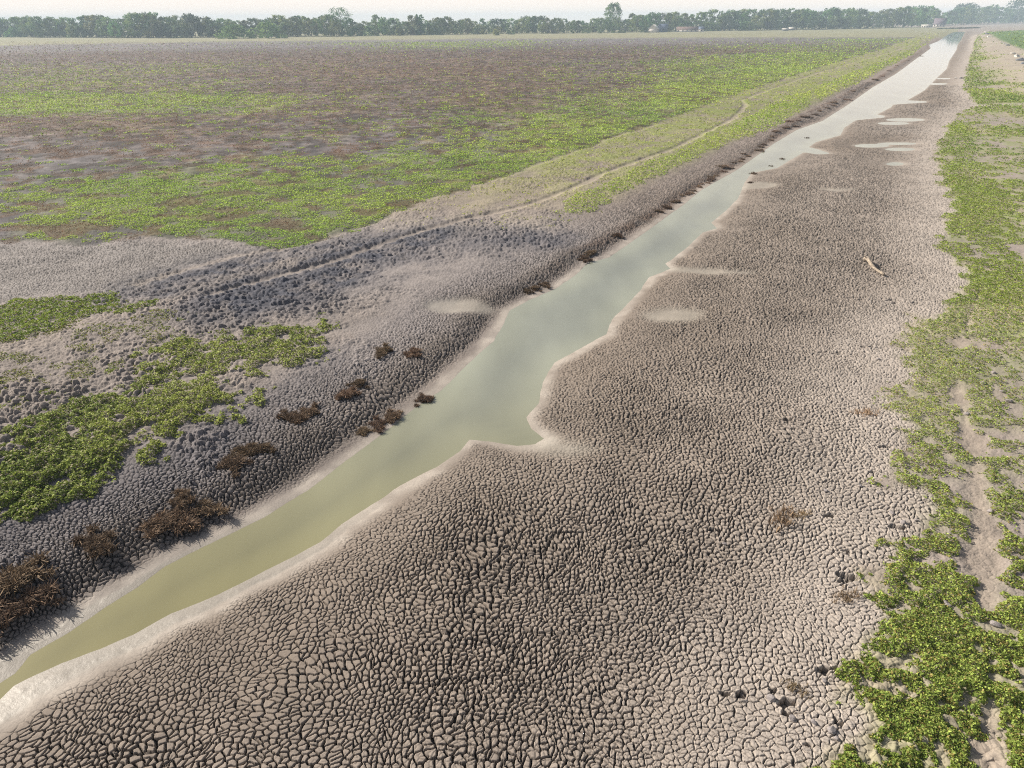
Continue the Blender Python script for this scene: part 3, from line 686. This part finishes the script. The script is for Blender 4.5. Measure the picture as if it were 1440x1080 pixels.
for i, (u, v) in enumerate(clods):
    x, y = unproj([u], [v], .4); s = rng.uniform(.05, .11) * (1.3 if u > 1300 else 1)
    o = link("mud_clod", CL[i % 3]); o.location = (float(x[0]), float(y[0]), float(gh(x, y)[0]) + s * .2); o.scale = (s, s, s); o.rotation_euler = (rng.uniform(-.3, .3), rng.uniform(-.3, .3), rng.uniform(0, 6))
    if u < 1300: tag(o, "loose grey clod lying on the cracked mud near the right bank", "clod", "loose clods on the cracked flat")
    else: tag(o, "grey clod among the green plants on the right bank", "clod", "clods among the right bank plants")
rub = [(1386,44.5,1.3,.5,0,"darkest broken slab at the far end of the pale ridge"),(1388,49,2.2,.9,1,"dark blue grey slab heaped below the farthest one"),(1390,53,1.6,.6,0,"pale rubble block at the foot of the far dark heap"),
       (1412,63,1.0,.45,0,"pale block halfway along the ridge"),(1417,65.5,1.1,.5,1,"small dark block right of the pale halfway one"),(1408,61,.8,.3,0,"small pale chip left of the halfway block"),
       (1424,78,1.0,.5,0,"pale slab at the left end of the nearest rubble heap"),(1429,82,1.1,.6,0,"long pale slab sloping down the nearest heap"),(1434,87,1.3,.7,1,"dark slab in the middle of the nearest heap"),(1440,92,1.2,.6,1,"dark slab at the right edge of the photo"),(1441,80,.8,.3,0,"grey chip behind the nearest dark slabs")]
RM = [rock_mesh("rubble_block", s, (1, .7, .5), m_, 2) for s, m_ in ((5, concm), (8, darkm))]
for (u, v, s, h_, k, lab) in rub:
    x, y = unproj([u], [v], .6); o = link("rubble_block", RM[k]); o.location = (float(x[0]), float(y[0]), float(gh(x, y)[0]) + h_ * .3); o.scale = (s, s * 1.2, h_ * 2)
    o.rotation_euler = (rng.uniform(-.2, .2), rng.uniform(-.2, .2), rng.uniform(0, 3)); tag(o, lab, "rubble", "rubble along the pale ridge")
for (u, v, s) in ((1344,108.5,.35),(1352,109,.45),):
    x, y = unproj([u], [v], .3); o = link("stone", RM[0 if u < 1348 else 1]); o.location = (float(x[0]), float(y[0]), float(gh(x, y)[0]) + .1); o.scale = (s, s, s)
    tag(o, "white stone on the far mud flat" if u < 1348 else "dark stone beside the white one on the far mud flat", "stone")

# ------------------------------------------------------------------ trees
crownm = leaf_mat("tree_foliage", .7, .30, .15)
for n_ in crownm.node_tree.nodes:
    if n_.type == 'MAP_RANGE':
        if n_.inputs['To Max'].default_value > 1: n_.inputs['To Min'].default_value = .65; n_.inputs['To Max'].default_value = 1.6
        else: n_.inputs['To Min'].default_value = .47; n_.inputs['To Max'].default_value = .54
barkm = simple_mat("bark", (.12, .09, .07), .9, 2, .3)
def tree_meshes(seed, H, W, shape, nclump=46, nleaf=30, base=.12, col=((.06,.13,.045), (.19,.27,.08)), ls=.75):
    r = np.random.default_rng(seed); P_, S_ = [], []
    tries = 0
    while len(P_) < nclump and tries < 4000:
        tries += 1
        f = r.uniform(base, 1)
        if shape == 'round': rad = W / 2 * math.sqrt(max(0, 1 - ((f - .55) / .47) ** 2))
        elif shape == 'poplar': rad = W / 2 * min(1, (f - base) * 4 + .35) * math.sqrt(max(0, 1 - max(0, (f - .7) / .32) ** 2))
        elif shape == 'column': rad = W / 2 * (.75 + .25 * math.sin(f * 9)) * (1 if f < .9 else .8)
        elif shape == 'open': rad = W / 2 * math.sqrt(max(0, 1 - ((f - .68) / .34) ** 2))
        else: rad = W / 2 * math.sqrt(max(0, 1 - (f / 1.02) ** 2.2))
        an = r.uniform(0, 6.283); q = math.sqrt(r.uniform(.25, 1)); lump = 1 + .22 * math.sin(3 * an + seed) + .12 * math.sin(5 * an + f * 9)
        P_.append((rad * q * lump * math.cos(an), rad * q * lump * math.sin(an), f * H)); S_.append(W * r.uniform(.09, .17))
    P_ = np.array(P_); S_ = np.array(S_); k = np.repeat(np.arange(len(P_)), nleaf); n = len(k)
    d = r.normal(0, 1, (n, 3)); d /= np.linalg.norm(d, axis=1)[:, None]
    pos = P_[k] + d * (S_[k] * r.uniform(.4, 1.1, n))[:, None] * [1, 1, .8]
    pos[:, 2] = np.maximum(pos[:, 2], .3)
    N = d + r.normal(0, .5, (n, 3)); N /= np.linalg.norm(N, axis=1)[:, None]
    A_ = np.cross(N, r.normal(0, 1, (n, 3))); A_ /= np.linalg.norm(A_, axis=1)[:, None]; B_ = np.cross(N, A_)
    s = (ls * r.uniform(.6, 1.5, n))[:, None] * .5
    V = np.stack([pos - A_ * s, pos + B_ * s * .8, pos + A_ * s, pos - B_ * s * .8], 1).reshape(-1, 3)
    tcl = r.uniform(0, 1, len(P_))[k]
    c = (np.array(col[0]) + (np.array(col[1]) - col[0]) * np.clip(tcl + r.normal(0, .2, n), 0, 1)[:, None]) * r.uniform(.8, 1.2, (n, 1))
    crown = new_mesh("crown", V, np.arange(n * 4).reshape(-1, 4), crownm, False, np.repeat(c, 4, 0))
    # trunk with a few limbs
    Vt, Qt = tube([(0, 0, -.3), (.05, 0, H * .25), (.1 * W * .1, .05, H * .55), (0, .1, H * .85)], [H * .022, H * .017, H * .011, H * .004], 8)
    vs_, qs_, off = [Vt], [Qt], len(Vt)
    for j in range(7):
        a0 = j * 2.4; z0 = H * (.2 + .07 * j); L_ = W * .36
        Vb, Qb = tube([(0, 0, z0), (math.cos(a0) * L_ * .5, math.sin(a0) * L_ * .5, z0 + H * .08), (math.cos(a0) * L_, math.sin(a0) * L_, z0 + H * .17)], [H * .009, H * .006, H * .002], 6)
        vs_.append(Vb); qs_.append(Qb + off); off += len(Vb)
    trunk = new_mesh("trunk", np.concatenate(vs_), np.concatenate(qs_), barkm, True)
    return trunk, crown
TR = {'r1': tree_meshes(1, 12, 10, 'round', col=((.08,.17,.06), (.24,.33,.11))), 'r2': tree_meshes(2, 12, 12, 'round', col=((.08,.14,.05), (.25,.29,.10))), 'r3': tree_meshes(3, 12, 8, 'round'),
      'r4': tree_meshes(4, 12, 14, 'round', 60, col=((.05,.11,.045), (.15,.22,.08))), 'r5': tree_meshes(15, 12, 11, 'round', 50, col=((.14,.18,.06), (.30,.32,.13))), 'b1': tree_meshes(5, 6, 9, 'bush', 30, 26, .05, col=((.10,.13,.045), (.20,.22,.09))), 'b2': tree_meshes(6, 6, 12, 'bush', 40, 26, .05),
      'pop': tree_meshes(7, 23, 15, 'poplar', 150, 36, .08, ls=.7), 'col': tree_meshes(8, 15, 6.5, 'column', 80, 34, .04), 'open': tree_meshes(9, 20, 19, 'open', 80, 30, .3, ls=.6),
      'yb': tree_meshes(10, 5, 5, 'bush', 22, 24, .05, col=((.20,.21,.06), (.30,.29,.10)))}
BASE_H = {'r1': 12, 'r2': 12, 'r3': 12, 'r4': 12, 'r5': 12, 'b1': 6, 'b2': 6, 'pop': 23, 'col': 15, 'open': 20, 'yb': 5}
def vh(u): return 28 - (u - 720) * math.tan(ROLL)                 # photo row of the horizon
basep = np.array([(-300,54),(0,53),(200,54.5),(400,52.5),(480,52),(560,50.5),(600,50),(700,48.5),(800,47.5),(900,46),(1000,44.5),(1100,43),(1200,41),(1280,39),(1330,36),(1400,33.5),(1440,32.5),(1800,30)])
topp = np.array([(-300,30),(-60,28),(0,28),(40,31),(75,30),(110,29),(130,26),(150,27),(170,30),(190,26),(215,22),(235,28),(270,27),(300,31),(330,33),(370,30),(400,26),(430,29),(460,28),(500,31),(560,31),(605,26),(650,30),(700,31),(760,27),(800,31),(830,30),(890,25),(930,23),(960,23),(1000,20),(1055,17),(1100,20),(1140,18),(1170,18),(1200,17),(1230,20),(1260,16),(1300,14),(1312,19),(1330,20),(1350,12),(1370,15),(1390,12),(1405,14),(1440,14),(1500,16),(1800,14)])
def tree(kind, u, vb, vt, label, group=None, name="tree", cat="tree", wscale=1.0, back=0):
    x, y = unproj([u], [vb]); x, y = float(x[0]), float(y[0])
    if back: f = (math.hypot(x, y) + back) / math.hypot(x, y); x *= f; y *= f
    dep = y * math.cos(PITCH) + CAM_H * math.sin(PITCH)
    ub, vb2 = proj(x, y); h_ = max(2., (float(vb2) - vt) * dep / FPX * 1.0)
    s = h_ / BASE_H[kind]
    e_ = empty(name, (x, y, 0), rng.uniform(0, 6.28), (s * wscale, s * wscale, s))
    link("trunk", TR[kind][0], e_); link("crown", TR[kind][1], e_)
    return tag(e_, label, cat, group)
kinds = ['r1', 'r2', 'r3', 'r4', 'r2', 'b2', 'r5', 'b1']
secs = [(-80, 430, "hazy tree in the tree line left of the tall open crowned tree"), (430, 840, "hazy tree in the middle of the tree line beyond the dry grass"),
        (840, 1300, "hazy tree in the dense dark wood left of the channel's end"), (1300, 1540, "pale hazy tree in the wood right of the channel's end")]
u = -80.0; k = 0
while u < 1530:
    sec = next(s for s in secs if u < s[1] or s is secs[-1])
    kd = kinds[rng.integers(0, 8)]; vb = np.interp(u, basep[:, 0], basep[:, 1]); vt = np.interp(u, topp[:, 0], topp[:, 1])
    f = rng.uniform(.5, 1.15) if kd[0] == 'r' else rng.uniform(.38, .6)
    tree(kd, u, vb + rng.uniform(-.6, .1), vb - (vb - vt) * f, sec[2], sec[2].replace("hazy tree in", "trees in"), wscale=rng.uniform(.8, 1.15))
    u += rng.uniform(6, 13)
# back row carrying the skyline, a little behind
u = -90.0
while u < 1540:
    sec = next(s for s in secs if u < s[1] or s is secs[-1])
    vb = np.interp(u, basep[:, 0], basep[:, 1]); vt = np.interp(u, topp[:, 0], topp[:, 1]); kd = ['r1', 'r2', 'r3', 'r4', 'r5'][rng.integers(0, 5)]
    tree(kd, u, vb, vt + rng.uniform(-3, 6) * (rng.random() ** .7), sec[2], sec[2].replace("hazy tree in", "trees in"), wscale=rng.uniform(.9, 1.2), back=rng.uniform(18, 50))
    u += rng.uniform(8, 13)
tree('open', 481, 51.5, 17, "tall tree with open crown rising above the left tree line", wscale=1.0)
tree('pop', 862, 45.3, 10.5, "tallest poplar like tree standing clear of the tree line", wscale=1.0)
tree('col', 590, 50, 24.5, "dark straight column of a tree in front of the middle tree line")
tree('r3', 530, 49, 25, "small round topped tree above the wood beside the column tree", back=20)
tree('r4', 1428, 33, 4.5, "tall round tree at the right end of the skyline", back=20)
tree('r4', 1352, 34, 9.5, "broad rounded tree behind the end of the channel", back=40, wscale=1.2)
tree('r1', 1390, 33.5, 10.5, "round tree between the two tallest at the right end", back=40)
tree('r4', 1290, 37, 13, "dark domed tree left of the building by the channel", back=20, wscale=1.3)
tree('yb', 562, 50.5, 40, "yellow green bush in front of the column tree, left one", name="bush", cat="bush", wscale=1.2)
tree('yb', 580, 50, 41, "yellow green bush touching the column tree on its left", name="bush", cat="bush")
tree('yb', 679, 49, 43, "small yellow bush alone on the dry grass", name="bush", cat="bush")
tree('yb', 697, 50.5, 42.5, "broad pale bush right of the small yellow one", name="bush", cat="bush", wscale=1.3)
tree('b1', 768, 48, 36, "light green bush at the foot of the wood near the middle", name="bush", cat="bush")
tree('b2', 240, 51.5, 40, "pale green round bush below the left skyline hump", name="bush", cat="bush")
tree('b2', 330, 55, 39, "dark broad bush bulging out of the left tree line", name="bush", cat="bush", wscale=1.5)
tree('b2', 378, 54.5, 36, "dark bush right of the broad bulging one", name="bush", cat="bush", wscale=1.3)
tree('b2', 906, 46.5, 40, "dark bush left of the pale gabled shed", name="bush", cat="bush")
for i, (u, v) in enumerate(((843, 47.6), (862, 47.2), (870, 47), (874, 47), (878, 47), (722, 49.2), (718, 49.4), (700, 50.5))):
    tree('b2', u, v, v - 2.2, "tiny dark bush on the dry grass before the wood", "tiny dark bushes on the dry grass", name="bush", cat="bush")

# ------------------------------------------------------------------ buildings
def mb_box(V, Q, x0, x1, y0, y1, z0, z1):
    o = len(V); V += [(x0, y0, z0), (x1, y0, z0), (x1, y1, z0), (x0, y1, z0), (x0, y0, z1), (x1, y0, z1), (x1, y1, z1), (x0, y1, z1)]
    Q += [(o, o + 3, o + 2, o + 1), (o + 4, o + 5, o + 6, o + 7), (o, o + 1, o + 5, o + 4), (o + 1, o + 2, o + 6, o + 5), (o + 2, o + 3, o + 7, o + 6), (o + 3, o, o + 4, o + 7)]
whitem = simple_mat("pale_plaster", (.66, .62, .58), .9, 1, .1); bluem = simple_mat("blue_grey_roofing", (.10, .13, .20), .7, 1, .2)
redm = simple_mat("red_brown_roofing", (.17, .115, .10), .9, 1, .2); glassm = simple_mat("dark_window", (.03, .035, .045), .2, 1, .1)
def house(u, v, L_, W_, hw, hr, wall, roof, label, rz=0, nwin=3, group=None, name="house"):
    x, y = unproj([u], [v]); e_ = empty(name, (float(x[0]), float(y[0]), 0), math.atan2(-float(x[0]), float(y[0])) + rz)
    V, Q = [], []; mb_box(V, Q, -L_ / 2, L_ / 2, -W_ / 2, W_ / 2, -.2, hw)
    o = len(V)   # gable prism ends
    for sx in (-1, 1):
        o = len(V); V += [(sx * L_ / 2, -W_ / 2, hw), (sx * L_ / 2, W_ / 2, hw), (sx * L_ / 2, 0, hw + hr * .98), (sx * (L_ / 2 - .2), 0, hw + hr * .98)]
        Q += [(o, o + 1, o + 2, o + 3)]
    link("wall", new_mesh("wall", np.array(V, float), np.array(Q), wall), e_)
    V = []; ov = .5; th = .25
    for (yy, zz) in ((-W_ / 2 - ov, hw - ov * hr / (W_ / 2)), (0, hw + hr), (W_ / 2 + ov, hw - ov * hr / (W_ / 2))):
        for xx in (-L_ / 2 - .4, L_ / 2 + .4):
            V += [(xx, yy, zz + .02), (xx, yy, zz + th)]
    g = lambda i, j, k: i * 4 + j * 2 + k
    Q = []
    for i in (0, 1):
        Q += [(g(i,0,1), g(i,1,1), g(i+1,1,1), g(i+1,0,1)), (g(i,0,0), g(i+1,0,0), g(i+1,1,0), g(i,1,0)), (g(i,0,0), g(i,0,1), g(i+1,0,1), g(i+1,0,0)), (g(i,1,0), g(i+1,1,0), g(i+1,1,1), g(i,1,1))]
    Q += [(g(0,0,0), g(0,1,0), g(0,1,1), g(0,0,1)), (g(2,0,0), g(2,0,1), g(2,1,1), g(2,1,0))]
    link("roof", new_mesh("roof", np.array(V, float), np.array(Q), roof), e_)
    for i in range(nwin):
        cx = -L_ / 2 + L_ * (i + .5) / nwin; V, Q = [], []; mb_box(V, Q, cx - .6, cx + .6, -W_ / 2 - .06, -W_ / 2 + .05, hw * .35, hw * .8)
        link("window", new_mesh("window", np.array(V, float), np.array(Q), glassm), e_)
    return tag(e_, label, "building", group)
house(919, 46.4, 9, 8, 3.6, 3.4, whitem, whitem, "pale gabled shed below the wood right of the tallest tree", rz=R(78), nwin=2, name="shed")
house(932, 45.8, 9, 8, 3.8, 3.6, bluem, bluem, "dark blue barn joined to the right side of the pale shed", nwin=1, name="barn")
house(969, 45.6, 24, 7, 2.6, 2.2, whitem, redm, "long low white building with red brown roof at the wood's foot", nwin=6, name="farm_building")
house(986, 45.6, 5, 5, 3.0, 1.8, whitem, bluem, "small white hut at the right end of the long low building", nwin=1, name="hut")
house(1320, 38.6, 13, 8, 4.0, 6.0, whitem, simple_mat("purple_grey_roofing", (.17, .13, .16), .8, 1, .2), "white house with big dark roof beside the end of the channel", nwin=4)
house(1303, 39.2, 12, 5, 2.4, 1.0, whitem, concm, "low pale outbuilding left of the big roofed house", nwin=5, name="outbuilding")
house(1104, 43.8, 5.5, 4, 1.6, .9, darkm, concm, "low dark shelter with sloping pale roof before the wood, left one", rz=.3, nwin=1, name="shelter")
house(1113, 43.2, 5.5, 4, 2.0, 1.0, darkm, concm, "low dark shelter with white roof before the wood, right one", rz=-.3, nwin=1, name="shelter")

# low reed fringe closing the far end of the channel
x, y = scatter(60000, 1318, 1400, 36, 44.5); dd = seg_dist(x, y, P([(1324, 41.3), (1345, 41.0), (1364, 40.2)])); kp = dd < 6 + 5 * fbm(x, y, 8, 2, 3)
x, y = x[kp], y[kp]; x, y = x[:6000], y[:6000]; n = len(x)
v_, q_, c_ = leaf_cloud(x, y, rng.uniform(.1, .4, n) + 1.6 * fbm(x, y, 5, 2, 8) * rng.uniform(0, 1, n), rng.uniform(.6, 1.1, n), palette(n, (.05,.07,.03), (.11,.11,.05), rng.uniform(0, 1, n)), 1.5, .5)
tag(link("reeds", new_mesh("reeds", v_, q_, crownm, False, c_)), "dark reed fringe closing the far end of the channel", "reeds", kind='stuff')

# ------------------------------------------------------------------ haze
V, Q = [], []; mb_box(V, Q, -3050, 3050, -600, 3050, -1.6, 34)
hm = bpy.data.materials.new("haze_air"); hm.use_nodes = True; t = hm.node_tree; t.nodes.clear()
pv = t.nodes.new("ShaderNodeVolumePrincipled"); pv.inputs['Density'].default_value = .00040; pv.inputs['Color'].default_value = (.64, .81, 1, 1); pv.inputs['Anisotropy'].default_value = .0
mo = t.nodes.new("ShaderNodeOutputMaterial"); t.links.new(pv.outputs[0], mo.inputs['Volume'])
hz_ = link("haze", new_mesh("haze", np.array(V, float), np.array(Q), hm)); tag(hz_, kind='stuff')
# keep the ground's far skirt inside the haze box's reach: nothing else to do
print("objects", len(bpy.data.objects))
